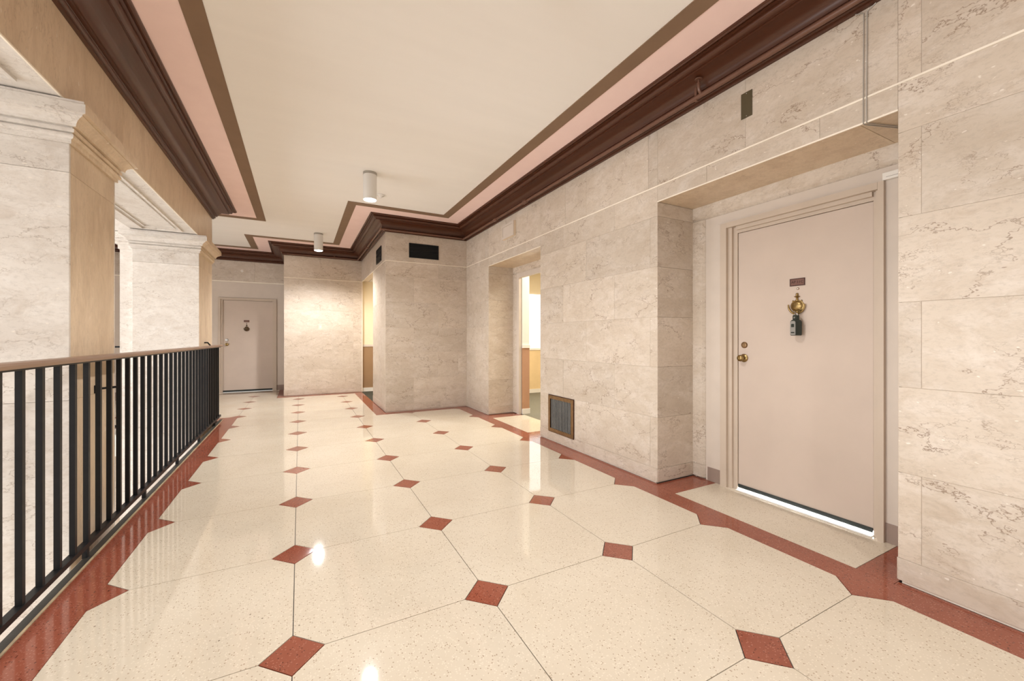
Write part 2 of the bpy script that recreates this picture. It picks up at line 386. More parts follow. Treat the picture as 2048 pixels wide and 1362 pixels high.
# pale caulked line under the frieze
ZT = ZJ
def caulk(parent, path, z=ZT, h=0.004, o=0.0022):
    MB().sweep(path, [(-0.005,z-h),(o,z-h),(o,z+h),(-0.005,z+h)]).build('caulk_line', 'caulk', parent)
caulk(wr, [(XR,NY),(XR,YP)])
MB().sweep([(XR,0.737),(XR,2.0)], [(-0.004,0.934),(0.002,0.934),(0.002,0.941),(-0.004,0.941)]).build('caulk_line', 'caulk', wr)
MB().sweep([(XR,3.53),(XR,4.81)], [(-0.004,0.934),(0.002,0.934),(0.002,0.941),(-0.004,0.941)]).build('caulk_line', 'caulk', wr)

mb = MB(); mb.hbox(XP+T, bk, YP+T, YP+0.12, -1.0, ZC); mb.hbox(XP+T, XP+0.12, YP+0.12, 6.64, -1.0, ZC); mb.hbox(XP+T, XP+0.12, 6.64, YB, ZJ+0.012, ZC)
wp = tag(mb.build('wall_pier', 'mortar'), 'projecting beige marble pier with two black air vents', 'wall', kind='structure')
stones(wp,'-y',YP,XP,XR,{0:[1.28,1.50,1.58,1.72,1.78],1:[1.399],2:[1.747,2.05],3:[1.399,1.76],4:[1.747],5:[1.399],6:[1.747],7:[1.399]})
stones(wp,'-x',XP,YP,6.652,{2:[6.2],4:[6.2],1:[5.9],3:[5.9],5:[5.9]})
stones(wp,'-x',XP,6.652,YB,{},zmin=ZJ)
stones(wp,'+y',6.652,XP,XP+0.13,{},zmax=ZJ)
caulk(wp, [(XR,YP),(XP,YP),(XP,YB)])

wb = tag(MB().hbox(XB+T, XP+0.02, YB+T, YB+0.05, -1.0, ZC).hbox(XB+T, XB+0.05, YB+0.05, YF, -1.0, ZC).build('wall_back', 'mortar'), 'pale beige marble wall between the far door and the dark corridor opening', 'wall', kind='structure')
JC = {1:[0.51],2:[0.874],3:[0.51,0.874],4:[0.874],5:[0.51,0.874],6:[0.874],7:[0.51]}
stones(wb,'-y',YB,XB,XP,JC); stones(wb,'-x',XB,YB,YF,{2:[8.5],4:[8.5]})
caulk(wb, [(XP,YB),(XB,YB),(XB,YF)])

wf = MB(); wf.hbox(-5.0, -1.245, YF+0.02, YF+0.1, -1.0, ZC); wf.hbox(-0.465, XB+0.05, YF+0.02, YF+0.1, -1.0, ZC); wf.hbox(-1.245, -0.465, YF+0.02, YF+0.1, 0.70, ZC)
wf = tag(wf.build('wall_far', 'wall_paint'), 'pinkish beige painted wall around the far door under a marble frieze', 'wall', kind='structure')
MB().hbox(-5.0, -1.31, YF, YF+0.02, -1.0, ZJ).build('plaster_panel', 'wall_paint', wf); MB().hbox(-0.40, XB-0.001, YF, YF+0.02, -1.0, ZJ).build('plaster_panel', 'wall_paint', wf)
MB().hbox(-1.31, -0.40, YF, YF+0.02, 0.75, ZJ).build('plaster_panel', 'wall_paint', wf)
stones(wf,'-y',YF,-4.95,XB,{7:[-0.75,-1.6,-2.6,-3.6]},courses=[(9,9)]*7+[(ZJ,ZK)])
caulk(wf, [(XB,YF),(-4.95,YF)], o=0.012, h=0.008)
MB().hbox(-5.0,-1.315,YF-0.006,YF,-1.0,-0.90).build('vinyl_baseboard', 'vinyl_base', wf); MB().hbox(-0.395,XB-0.002,YF-0.006,YF,-1.0,-0.90).build('vinyl_baseboard', 'vinyl_base', wf)

# ------------------------------------------------------------------ beam over the columns (wall_left) and cross beam
def frame_strip(parent, x0, x1, y0, y1, z, w, h, mat):
    mb = MB()
    mb.hbox(x0,x1,y0,y0+w,z-h,z); mb.hbox(x0,x1,y1-w,y1,z-h,z); mb.hbox(x0,x0+w,y0+w,y1-w,z-h,z); mb.hbox(x1-w,x1,y0+w,y1-w,z-h,z)
    return mb.build('panel_moulding', mat, parent)
wl = tag(MB().hbox(-1.447, XC-T, NY, 5.95, ZS+0.006, ZC).build('wall_left', 'mortar'), 'marble beam with warm light tinted in, carried on the columns above the railing', 'beam', kind='structure')
cuts = [NY,-1.2,0.25,1.75,3.2,4.6,5.96]
for a, b in zip(cuts[:-1], cuts[1:]):
    MB().slab(W(XC-T, a+GAP, ZS), (0,(b-a-2*GAP)*S,0), (0,0,(ZK+0.01-ZS)*S), (T*S,0,0), 0.0012).build('stone', 'warm_lit_marble', wl)
for a, b in ((NY,2.57),(3.085,5.25)):
    MB().hbox(-1.457, XC-0.0005, a, b, ZS-0.0005, ZS+0.006).build('soffit_slab', 'pale_marble', wl)
    frame_strip(wl, -1.352, -1.028, a+0.155, b-0.155, ZS, 0.016, 0.014, 'pale_marble'); frame_strip(wl, -1.306, -1.066, a+0.26, b-0.26, ZS, 0.012, 0.010, 'pale_marble')
MB().slab(W(-1.447, 5.95, ZS), ((XC+1.447)*S,0,0), (0,0,(ZC-ZS)*S), (0,0.01*S,0), 0.001).build('stone', 'warm_lit_marble', wl)
MB().hbox(-1.457,-1.447,NY,5.25,ZS,ZC).build('stone', 'pale_marble', wl)
MB().hbox(XC-0.004,XC+0.003,NY,5.95,ZS-0.003,ZS+0.004).build('caulk_line', 'caulk', wl)
wx = tag(MB().hbox(-4.95, -1.457, 5.36, 5.95, ZS, ZC).build('wall_cross_beam', 'pale_marble'), 'marble cross beam running left from the corner column', 'beam', kind='structure')
frame_strip(wx, -4.8, -1.75, 5.46, 5.85, ZS, 0.016, 0.010, 'pale_marble')

# ------------------------------------------------------------------ columns
CAP = [(0.0,0.885),(0.010,0.885),(0.010,0.902)]+arc(0.010,0.917,0.012,0.014,-90,90,5)+[(0.024,0.933),(0.024,0.949),(0.017,0.951),(0.017,0.957),(0.034,0.957),
       (0.036,0.968),(0.042,0.980),(0.053,0.990),(0.066,0.996),(0.066,1.002),(0.081,1.004),(0.081,1.044),(0.075,1.048),(0.075,1.058)]
def column(x0, x1, y0, y1, label, pil=None):
    c = thing('marble_column', W((x0+x1)/2, (y0+y1)/2, -3.4), label, 'column')
    t = 0.012
    MB().hbox(x0+t, x1-t, y0+t, y1-t, -3.4, ZS).build('core', 'mortar', c)
    zs = [-3.4,-2.45,-1.35,-0.285,0.755,0.886]
    for z0, z1 in zip(zs[:-1], zs[1:]):
        a, b = z0+GAP, z1-GAP; h = (b-a)*S
        # front and back slabs cover the corner joint; side slabs sit between them
        MB().slab(W(x0,y0+t,a), ((x1-x0)*S,0,0), (0,0,h), (0,-t*S,0), 0.0015).build('front_slab', 'pale_marble', c)
        MB().slab(W(x0,y1-t,a), ((x1-x0)*S,0,0), (0,0,h), (0,t*S,0), 0.0015).build('back_slab', 'pale_marble', c)
        MB().slab(W(x1-t,y0+t+GAP,a), (0,(y1-y0-2*t-2*GAP)*S,0), (0,0,h), (t*S,0,0), 0.0012).build('side_slab', 'warm_lit_marble', c)
        MB().slab(W(x0+t,y0+t+GAP,a), (0,(y1-y0-2*t-2*GAP)*S,0), (0,0,h), (-t*S,0,0), 0.0012).build('side_slab', 'pale_marble', c)
    # moulded capital, one length per side
    def cap(path, mat):
        return MB().sweep(path, [(-0.02,0.885)]+CAP+[(-0.02,1.058)]).build('capital_moulding', mat, c, smooth=True)
    xm = x1-0.07
    pts = [(x0,y0),(x1,y0),(x1,y1),(x0,y1)]
    # mitred lengths built as separate pieces (travel clockwise so that outside lies to the left)
    def piece(p, q, prev, nxt, mat):
        mb = MB(); P_ = [prev, p, q, nxt]
        full = MB().sweep(P_, [(-0.02,0.885)]+CAP+[(-0.02,1.058)])
        k = len(CAP)+2; vs = full.v[k:3*k]
        fs = [(j, (j+1)%k, k+(j+1)%k, k+j) for j in range(k)]+[tuple(range(k-1,-1,-1)), tuple(k+j for j in range(k))]
        o = mb.add(vs, fs).build('capital_moulding', mat, c)
    # clockwise: (x0,y0)->(x0,y1)->(x1,y1)->(x1,y0)->(x0,y0)
    A, B, C_, E_ = (x0,y0),(x0,y1),(x1,y1),(x1,y0)
    piece(A,B,E_,C_,'pale_marble'); piece(B,C_,A,E_,'pale_marble'); piece(C_,E_,B,A,'warm_lit_marble'); piece(E_,A,C_,B,'pale_marble')
    if pil:
        px0, py0, py1 = pil
        MB().hbox(px0, x0, py0, py1, -3.4, 0.90).build('pilaster', 'pale_marble', c)
        pc = MB()
        for o, z0, z1 in ((0.012,0.885,0.93),(0.03,0.93,0.96),(0.05,0.96,0.985),(0.06,0.985,ZS-0.02)):
            pc.hbox(px0-o, x0-0.0, py0-o, py1+o, z0, z1)
        pc.build('pilaster_capital', 'pale_marble', c)
    return c
column(-1.457, XC, 2.57, 3.085, 'near marble column cut off by the left edge, pale front and side tinted as warm lit')
column(-1.457, XC, 5.25, 5.96, 'marble corner column at the far end of the railing', pil=(-1.58, 5.36, 5.95))

# ------------------------------------------------------------------ railings
XH = -0.862
def baluster_mesh(mb, x, y, z0, z1, w): return mb.hbox(x-w/2, x+w/2, y-w/2, y+w/2, z0, z1)
ra = thing('railing', W(XH, 1.7, -1.0), 'black iron balustrade with bronze handrail along the drop', 'railing')
MB().sweep([(XH,NY),(XH,6.03)], [(-0.026,-0.104),(-0.029,-0.092),(-0.024,-0.083),(0.0,-0.080),(0.024,-0.083),(0.029,-0.092),(0.026,-0.104)]).build('handrail', 'handrail_bronze', ra)
MB().hbox(XH-0.013,XH+0.013,NY,6.01,-0.112,-0.104).build('top_bar', 'iron_black', ra)
MB().hbox(XH-0.014,XH+0.014,NY,6.01,-0.950,-0.928).build('bottom_rail', 'iron_black', ra)
W_B = 0.0185
n = 0
for k in range(-37, 28):
    y = 2.664+k*0.1243
    if y > 6.0 or y < NY: continue
    baluster_mesh(MB(), XH, y, -0.93, -0.110, W_B).build('baluster', 'iron_black', ra)
for y in (-1.37,-0.59,0.19,0.97,1.75,2.53,3.31,4.08,4.86,5.66):
    baluster_mesh(MB(), XH, y, -0.998, -0.945, 0.019).build('foot_post', 'iron_black', ra)
def bracket(y0, y1, z):
    MB().tube([W(XH,y1,z), W(XC+0.001,y0,z)], 0.0075, 8).build('bracket', 'iron_black', ra)
    MB().hbox(XC,XC+0.004,y0-0.02,y0+0.02,z-0.02,z+0.02).build('bracket_plate', 'iron_black', ra)
bracket(2.84, 2.93, -0.262); bracket(5.45, 5.56, -0.36)
MB().tube([W(XC,5.52,-0.05), W(XC+0.03,5.52,-0.05), W(XC+0.05,5.54,-0.082)], 0.010, 8).build('wall_hook', 'iron_black', ra)
rb = thing('railing', W(-3.2, 5.64, -1.0), 'second black balustrade glimpsed between the two columns', 'railing')
MB().hbox(-4.9,-1.582,5.625,5.66,-0.10,-0.082).build('handrail', 'iron_black', rb)
MB().hbox(-4.9,-1.582,5.63,5.655,-0.93,-0.905).build('bottom_rail', 'iron_black', rb)
x = -1.63
while x > -4.9:
    MB().hbox(x-0.011,x+0.011,5.632,5.653,-0.91,-0.10).build('baluster', 'iron_black', rb); x -= 0.125
for x in (-1.9,-2.9,-3.9,-4.8): MB().hbox(x-0.011,x+0.011,5.632,5.653,-1.22,-0.93).build('foot_post', 'iron_black', rb)
MB().hbox(-4.9,-1.63,5.60,5.98,-1.22,-1.0).build('slab_edge', 'white_paint', floor)

# ------------------------------------------------------------------ atrium shell beyond the railing
tag(MB().hbox(-5.1,-0.9,NY-0.1,9.1,-3.46,-3.40).build('floor_atrium', 'atrium_floor'), 'pale lobby floor one storey below the railing', 'floor', kind='structure')
tag(MB().hbox(-4.9,-0.9,5.99,6.06,-3.40,-1.20).build('wall_lobby', 'wall_marble'), 'lobby wall under the far balcony', 'wall', kind='structure')
tag(MB().hbox(-0.90,-0.87,NY,5.98,-3.40,-1.20).build('wall_under_balcony', 'wall_marble'), 'lobby wall under the railing', 'wall', kind='structure')
mb = MB(); ys = [NY-0.1]
for yy in (-0.9,1.9,4.7): ys += [yy-1.0, yy+1.0]
ys.append(9.1)
for i in range(0, len(ys), 2): mb.hbox(-5.1,-4.95,ys[i],ys[i+1],-3.40,ZC)
for i in range(1, len(ys)-1, 2): mb.hbox(-5.1,-4.95,ys[i],ys[i+1],-3.40,-1.9); mb.hbox(-5.1,-4.95,ys[i],ys[i+1],1.2,ZC)
tag(mb.build('wall_atrium', 'wall_marble'), 'marble wall of the lobby with tall windows', 'wall', kind='structure')
for i, yy in enumerate((-0.9,1.9,4.7)):
    mb = MB()
    for k in range(4): mb.hbox(-5.06,-5.02,yy-1.0+k*0.66,yy-0.97+k*0.66,-1.9,1.2)
    for z in (-1.9,-0.9,0.1,1.17): mb.hbox(-5.06,-5.02,yy-1.0,yy+1.0,z,z+0.03)
    tag(mb.build('window_%d' % (i+1), 'iron_black'), 'tall lobby window with dark bars', 'window', kind='structure')
mb = MB(); mb.hbox(-5.1,-0.55,NY-0.1,NY,-3.4,ZC); mb.hbox(2.05,2.62,NY-0.1,NY,-1.2,ZC); mb.hbox(-0.55,2.05,NY-0.1,NY,1.2,ZC); mb.hbox(-0.55,2.05,NY-0.1,NY,-1.2,-0.9)
tag(mb.build('wall_near', 'wall_marble'), 'end wall of the hall behind the viewer with a window added for fill light', 'wall', kind='structure')
mb = MB()
for x in (-0.55,0.10,0.75,1.40,2.02): mb.hbox(x,x+0.03,NY-0.05,NY-0.02,-0.9,1.2)
tag(mb.build('window_4', 'white_paint'), 'unseen hall window added for fill light, with white mullions', 'window', kind='structure')  # added so that light reaches the surfaces facing the near end

# ------------------------------------------------------------------ near door (door_1)
dr = thing('door_1', W(XD, 1.32, -1.0), 'large beige apartment door in a stone recess with brass knocker', 'door', kind='structure')
# stone surround with rounded inner edge
def surround(parent, ya, yb, zt, w=0.10):
    r = 0.022
    prof_pts = lambda: [(0,0)]
    for (p, q) in ((yb, yb-w), (ya, ya+w*0.25)):
        sgn = 1 if q > p else -1
        pr_ = [(XD+0.05,p),(XD,p),(XD,q-sgn*r)]+[(XD+r-r*math.sin(math.radians(90-t)), q-sgn*r+sgn*r*(1-math.cos(math.radians(t)))*1.0) for t in (30,60,90)]+[(XD+0.05,q)]
        MB().prism(pr_, -0.99, -0.90-GAP).build('surround_base', 'wall_marble', parent)
        MB().prism(pr_, -0.90+GAP, zt-w).build('surround_stone', 'wall_marble', parent)
    # head with rounded lower edge
    sec = [(XD+0.05,zt),(XD,zt),(XD,zt-w+r)]+[(XD+r-r*math.sin(math.radians(90-t)), zt-w+r-r*(1-math.cos(math.radians(t)))) for t in (30,60,90)]+[(XD+0.05,zt-w)]
    mb = MB(); n_ = len(sec)
    vs = [W(a, ya, b) for a, b in sec]+[W(a, yb, b) for a, b in sec]
    mb.add(vs, [tuple(range(n_)), tuple(range(2*n_-1, n_-1, -1))]+[(i, n_+i, n_+(i+1)%n_, (i+1)%n_) for i in range(n_)])
    mb.build('surround_head', 'wall_marble', parent)
surround(dr, 0.737, 2.0, 0.937, 0.10)
XPN = XD+0.012
MB().hbox(XPN, XPN+0.04, 1.777-0.02, 1.90, -1.0, 0.838).hbox(XPN, XPN+0.04, 0.76, 0.908+0.02, -1.0, 0.838).hbox(XPN, XPN+0.04, 0.928, 1.757, 0.765, 0.838).build('plaster_panel', 'wall_paint', dr)
MB().hbox(XPN-0.004, XPN, 1.777, 1.885, -1.0, -0.905).build('vinyl_baseboard', 'vinyl_base', dr)
MB().hbox(XPN-0.004, XPN, 0.765, 0.908, -1.0, -0.905).build('vinyl_baseboard', 'vinyl_base', dr)
# double rebated frame
def door_frame(parent, plane, ya, yb, zt, da, db, dz, mat):
    """outer ya..yb, top zt; leaf opening da..db, dz (facing -x at plane)"""
    for (p, q) in ((yb, db), (ya, da)):
        m1 = p+(q-p)*0.45; m2 = p+(q-p)*0.72
        MB().hbox(plane-0.022, plane+0.05, p, m1, -1.0, zt).hbox(plane+0.000, plane+0.05, m1, m2, -1.0, zt-(zt-dz)*0.45).hbox(plane+0.018, plane+0.05, m2, q, -1.0, zt-(zt-dz)*0.45).build('jamb', mat, parent)
    h = zt-dz
    MB().hbox(plane-0.022, plane+0.05, ya+0.0005+(da-ya)*0.45, yb-(yb-db)*0.45-0.0005, zt-h*0.45, zt).hbox(plane, plane+0.05, da, db, zt-h*0.75, zt-h*0.45).hbox(plane+0.018, plane+0.05, da, db, dz, zt-h*0.75).build('head_jamb', mat, parent)
door_frame(dr, XPN, 0.908, 1.777, 0.770, 0.962, 1.679, 0.694, 'frame_paint')
XL = XD+0.036
leaf = MB().slab(W(XL+0.03, 0.964, -0.976), (0,(1.677-0.964)*S,0), (0,0,(0.692+0.976)*S), (-0.03*S,0,0), 0.002).build('door_leaf', 'door_paint', dr)
MB().hbox(XL-0.007, XL, 0.966, 1.675, -0.9845, -0.962).build('door_sweep', 'dark_rubber', leaf)
MB().hbox(XL-0.030, XL+0.04, 0.9625, 1.6785, -1.0, -0.9945).build('threshold', 'threshold_white', dr)
XLM = XL*S
def brass_knob(parent, y, z, sgn=-1, axis='x', plane=XLM, mat='brass', sc=1.0):
    o = W(0, y, z); o.x = plane
    MB().lathe(o, (-1,0,0), [(0,0.034*sc),(0.004,0.034*sc),(0.008,0.030*sc),(0.012,0.016*sc),(0.030,0.013*sc),(0.036,0.020*sc),(0.046,0.027*sc),(0.058,0.026*sc),(0.066,0.018*sc),(0.068,0.010*sc),(0.064,0.006*sc)], 24).build('door_knob', mat, parent, smooth=True)
brass_knob(leaf, 1.638, -0.130)
o = W(0, 1.635, -0.045); o.x = XLM
db = MB().lathe(o, (-1,0,0), [(0,0.026),(0.006,0.026),(0.012,0.022),(0.014,0.015),(0.012,0.013)], 24).build('deadbolt', 'old_bronze', leaf, smooth=True)
def oriented(parent, plane_pt, name, mat, vs_fs): pass
# name plate with engraved lettering
MB().slab(W(XL,1.277,0.305), (0,0.081*S,0), (0,0,0.0435*S), (-0.004,0,0), 0.0015).build('name_plate', 'plate_brown', leaf)
mbf = MB(); y0, y1, z0, z1 = 1.277, 1.358, 0.305, 0.3485
for a, b, c_, d_ in ((y0,y1,z0,z0+0.004),(y0,y1,z1-0.004,z1),(y0,y0+0.004,z0+0.004,z1-0.004),(y1-0.004,y1,z0+0.004,z1-0.004)):
    mbf.hbox(XL-0.0042, XL-0.003, a, b, c_, d_)
mbf.build('name_plate_rim', 'engraving', leaf)
def text_obj(txt, loc, rot, size, mat, parent, name='lettering'):
    cu = bpy.data.curves.new(name, 'FONT'); cu.body = txt; cu.size = size; cu.align_x = 'CENTER'; cu.align_y = 'CENTER'; cu.extrude = 0.0004
    tmp = bpy.data.objects.new('tmp', cu); COL.objects.link(tmp)
    dg = bpy.context.evaluated_depsgraph_get(); me = bpy.data.meshes.new_from_object(tmp.evaluated_get(dg)); bpy.data.objects.remove(tmp)
    me.name = name; me.materials.clear(); me.materials.append(MATS[mat])
    off = Vector((0,0,0)); p = parent
    while p is not None: off += p.location; p = p.parent
    me.transform(Matrix.Translation(Vector(loc)-off) @ rot.to_4x4())
    o = bpy.data.objects.new(name, me); COL.objects.link(o); o.parent = parent; return o
ROT_MX = Matrix(((0,0,-1),(-1,0,0),(0,1,0)))      # text facing -x
lo = W(0, 1.3175, 0.3268); lo.x = XLM-0.0046
text_obj('AP 11C', lo, ROT_MX, 0.026, 'engraving', leaf)
o = W(0, 1.3148, 0.2885); o.x = XLM
pe = MB().lathe(o, (-1,0,0), [(0,0.0085),(0.003,0.0085),(0.005,0.006),(0.004,0.005)], 16).build('peephole', 'old_bronze', leaf, smooth=True)
MB().lathe(o+Vector((-0.004,0,0)), (-1,0,0), [(0,0.0048),(0.001,0.0048)], 12).build('peephole_glass', 'white_paint', leaf)
def knocker(parent, c, mat='brass', hang=True, nrm=(-1,0,0), lat=(0,1,0)):
    """urn shaped knocker: c centre of the medallion on the door face"""
    nrm = Vector(nrm); lat = Vector(lat); up = Vector((0,0,1)); c = Vector(c)
    k = MB()
    # oval medallion, domed
    rings = [(0.0,0.046,0.045),(0.004,0.046,0.045),(0.006,0.042,0.041),(0.006,0.038,0.037),(0.013,0.030,0.029),(0.016,0.016,0.015),(0.017,0.001,0.001)]
    seg = 24; vs = []; fs = []
    for h, a, b in rings:
        for q in range(seg):
            t = 2*math.pi*q/seg; vs.append(c+nrm*h+lat*a*math.cos(t)+up*b*math.sin(t))
    for i in range(len(rings)-1):
        for q in range(seg): q2 = (q+1)%seg; fs.append((i*seg+q,i*seg+q2,(i+1)*seg+q2,(i+1)*seg+q))
    k.add(vs, fs)
    kb = k.build('door_knocker', mat, parent, smooth=True)
    MB().lathe(c+up*0.036+nrm*0.006, (0,0,1), [(0,0.007),(0.012,0.008),(0.020,0.006),(0.026,0.009),(0.030,0.018),(0.034,0.020),(0.038,0.010),(0.044,0.008),(0.052,0.009),(0.058,0.006),(0.060,0.001)], 16).build('finial', mat, kb, smooth=True)
    for sy in (-1, 1):
        MB().lathe(c+lat*sy*0.030+up*0.030+nrm*0.004, (0,0,1), [(0,0.004),(0.008,0.005),(0.014,0.001)], 10).build('scroll', mat, kb, smooth=True)
        MB().tube([c+lat*sy*0.010-up*0.040+nrm*0.006, c+lat*sy*0.024-up*0.036+nrm*0.008, c+lat*sy*0.026-up*0.026+nrm*0.01, c+lat*sy*0.016-up*0.024+nrm*0.012], 0.004, 8).build('scroll', mat, kb, smooth=True)
    pts = [c+lat*0.056*math.cos(math.radians(t))+up*(0.006+0.064*math.sin(math.radians(t)))+nrm*0.016 for t in range(175, 366, 10)]
    MB().tube(pts, [0.0045+0.003*math.sin(math.pi*i/(len(pts)-1)) for i in range(len(pts))], 10).build('knocker_ring', mat, kb, smooth=True)
    MB().lathe(c-up*0.040+nrm*0.004, (0,0,-1), [(0,0.008),(0.010,0.010),(0.018,0.006),(0.022,0.001)], 12).build('drop', mat, kb, smooth=True)
    return kb
kc = W(0, 1.3175, 0.188); kc.x = XLM
knocker(leaf, kc)
# key lock box hanging from the knocker ring
a = math.radians(22); fn = Vector((-math.cos(a), math.sin(a), 0)); sd = Vector((-math.sin(a), -math.cos(a), 0)); up = Vector((0,0,1))
cc = W(0, 1.305, 0.060); cc.x = XLM-0.052
lb = thing('key_lock_box', cc-up*0.057, 'dark key lock box with grey face hanging from the brass knocker', 'lock box')
def rbox(c, fx, sx_, hx, mat, name, parent, ch=0.006):
    # box with chamfered top and bottom outline (looking along fn)
    prof = [(-hx,-sx_+ch),(-hx+ch,-sx_),(hx-2.2*ch,-sx_),(hx,-sx_+2.2*ch),(hx,sx_-2.2*ch),(hx-2.2*ch,sx_),(-hx+ch,sx_),(-hx,sx_-ch)]
    vs = [c+fn*f_+up*h+sd*s_ for f_ in (-fx,fx) for h, s_ in prof]; n_ = 8
    return MB().add(vs, [tuple(range(n_)), tuple(range(2*n_-1,n_-1,-1))]+[(i,n_+i,n_+(i+1)%n_,(i+1)%n_) for i in range(n_)]).build(name, mat, parent)
rbox(cc, 0.023, 0.027, 0.057, 'lockbox_green', 'case', lb)
rbox(cc+fn*0.024-up*0.002, 0.002, 0.023, 0.051, 'lockbox_grey', 'face_plate', lb, 0.004)
rbox(cc+fn*0.0265+up*0.016, 0.001, 0.013, 0.012, 'lockbox_green', 'window_panel', lb, 0.002)
rbox(cc+fn*0.0265-up*0.036, 0.001, 0.015, 0.004, 'dark_rubber', 'release_slot', lb, 0.001)
rbox(cc+up*0.072, 0.012, 0.017, 0.022, 'lockbox_green', 'shackle_housing', lb, 0.003)
MB().tube([cc+sd*0.011+up*0.088, cc+sd*0.011+up*0.098, cc+sd*0.006+up*0.104, cc-sd*0.006+up*0.104, cc-sd*0.011+up*0.098, cc-sd*0.011+up*0.088], 0.0035, 8).build('shackle', 'steel', lb, smooth=True)
MB().lathe(cc+up*0.074+fn*0.012, fn, [(0,0.006),(0.003,0.006),(0.004,0.003)], 10).build('rivet', 'steel', lb)
# lit room behind the near door: light leaks out under the leaf
tag(MB().hbox(2.62,3.1,0.8,1.85,-1.01,-1.0).build('floor_apartment', 'white_paint'), 'bright apartment floor behind the near door', 'floor', kind='structure')
area('apartment_lamp', W(2.72, 1.32, -0.90), (0, math.radians(62), 0), 0.12, 0.85, 90, (0.95, 0.98, 1.0))
tag(MB().hbox(3.1,3.13,0.8,1.85,-1.0,ZC).hbox(2.62,3.1,0.77,0.80,-1.0,ZC).hbox(2.62,3.1,1.85,1.88,-1.0,ZC).build('wall_apartment', 'white_paint'), 'white wall inside the apartment behind the near door', 'wall', kind='structure')

# ------------------------------------------------------------------ far door (door_2)
fd = thing('door_2', W(-0.86, YF, -1.0), 'beige apartment door at the far end of the hall', 'door', kind='structure')
for (p, q) in ((-1.315,-1.249),(-0.395,-0.462)):
    m1 = p+(q-p)*0.55
    MB().hbox(p, m1, YF-0.02, YF+0.05, -1.0, 0.745).hbox(m1, q, YF, YF+0.05, -1.0, 0.715).build('jamb', 'frame_paint', fd)
MB().hbox(-1.279,-0.432,YF-0.02,YF+0.05,0.715,0.745).hbox(-1.249,-0.462,YF,YF+0.05,0.700,0.715).build('head_jamb', 'frame_paint', fd)
lf = MB().slab(W(-1.247, YF+0.055, -0.976), ((1.247-0.464)*S,0,0), (0,0,(0.698+0.976)*S), (0,-0.03*S,0), 0.002).build('door_leaf', 'door_paint', fd)
MB().hbox(-1.247,-0.464,YF+0.021,YF+0.025,-0.995,-0.962).build('door_sweep', 'dark_rubber', lf)
yl = (YF+0.025)*S
def yat(x, z): p = W(x, 0, z); p.y = yl; return p
MB().lathe(yat(-1.187,-0.035), (0,-1,0), [(0,0.034),(0.006,0.034),(0.012,0.028),(0.014,0.012)], 20).build('deadbolt', 'steel', lf, smooth=True)
MB().lathe(yat(-1.187,-0.115), (0,-1,0), [(0,0.036),(0.006,0.036),(0.010,0.016),(0.03,0.014),(0.04,0.026),(0.056,0.026),(0.064,0.012)], 20).build('door_knob', 'brass', lf, smooth=True)
MB().hbox(-0.925,-0.838,YF+0.021,YF+0.025,0.297,0.337).build('name_plate', 'plate_brown', lf)
for x0_, x1_ in ((-0.905,-0.892),(-0.889,-0.873),(-0.866,-0.858)): MB().hbox(x0_,x1_,YF+0.0205,YF+0.021,0.313,0.319).build('plate_mark', 'plate_mark', lf)
MB().lathe(yat(-0.880,0.273), (0,-1,0), [(0,0.010),(0.004,0.010),(0.005,0.004)], 12).build('peephole', 'engraving', lf)
knocker(lf, yat(-0.880,0.180), 'dark_bronze', nrm=(0,-1,0), lat=(1,0,0))

# ------------------------------------------------------------------ open doorway in the right wall and the room behind it
d3 = thing('door_3', W(XD, 4.17, -1.0), 'open doorway in the right wall with stone surround and white casing', 'doorway', kind='structure')
surround(d3, 3.53, 4.81, 0.937, 0.09)
MB().hbox(XD+0.01, XD+0.05, 4.66, 4.725, -1.0, 0.85).hbox(XD+0.01, XD+0.05, 3.56, 3.68, -1.0, 0.85).hbox(XD+0.01, XD+0.05, 3.68, 4.66, 0.79, 0.85).build('casing', 'wall_paint', d3)
mb = MB(); mb.hbox(2.62, 4.7, 6.40, 6.46, -1.0, 1.2); mb.hbox(4.7, 4.76, 2.6, 6.46, -1.0, 1.2); mb.hbox(2.62, 4.76, 2.55, 2.60, -1.0, 1.2)
ws = tag(mb.build('wall_side_room', 'wall_cream'), 'cream wall of the sunny room behind the open doorway', 'wall', kind='structure')
MB().hbox(2.62,4.7,6.385,6.40,-0.93,-0.22).build('wainscot', 'wainscot_cream', ws); MB().hbox(2.62,4.7,6.37,6.40,-0.22,-0.19).build('chair_rail', 'white_paint', ws); MB().hbox(2.62,4.7,6.37,6.40,-1.0,-0.93).build('baseboard', 'white_paint', ws)
MB().hbox(2.62,4.7,6.385,6.40,-0.18,0.80).build('window_pane', 'window_glow', ws)
stub = tag(MB().hbox(2.62, 2.70, 4.66, 4.74, -1.0, 1.1).build('wall_side_stub', 'white_paint'), 'short white wall end with terracotta dado inside the open doorway', 'wall', kind='structure')
MB().hbox(2.59,2.699,4.648,4.66,-0.93,-0.13).build('wainscot', 'wainscot_terracotta', stub); MB().hbox(2.59,2.705,4.638,4.66,-0.13,-0.09).build('chair_rail', 'white_paint', stub); MB().hbox(2.59,2.705,4.640,4.66,-1.0,-0.93).build('baseboard', 'white_paint', stub)
MB().hbox(2.59,2.70,4.655,4.66,-0.09,0.85).build('plaster_face', 'white_paint', stub)
tag(MB().hbox(2.60,4.76,2.55,6.46,-1.06,-1.002).build('floor_side_room', 'carpet_grey'), 'grey green carpet in the room behind the open doorway', 'carpet', kind='structure')
tag(MB().hbox(2.60,4.76,2.55,6.46,1.2,1.25).build('ceiling_side_room', 'white_paint'), 'white ceiling of the room behind the open doorway', 'ceiling', kind='structure')
area('side_room_fill', W(3.5, 4.3, 1.15), (0, 0, 0), 1.2, 1.2, 95, (1.0, 0.93, 0.78))  # overhead panel added to brighten the room and its wall stub

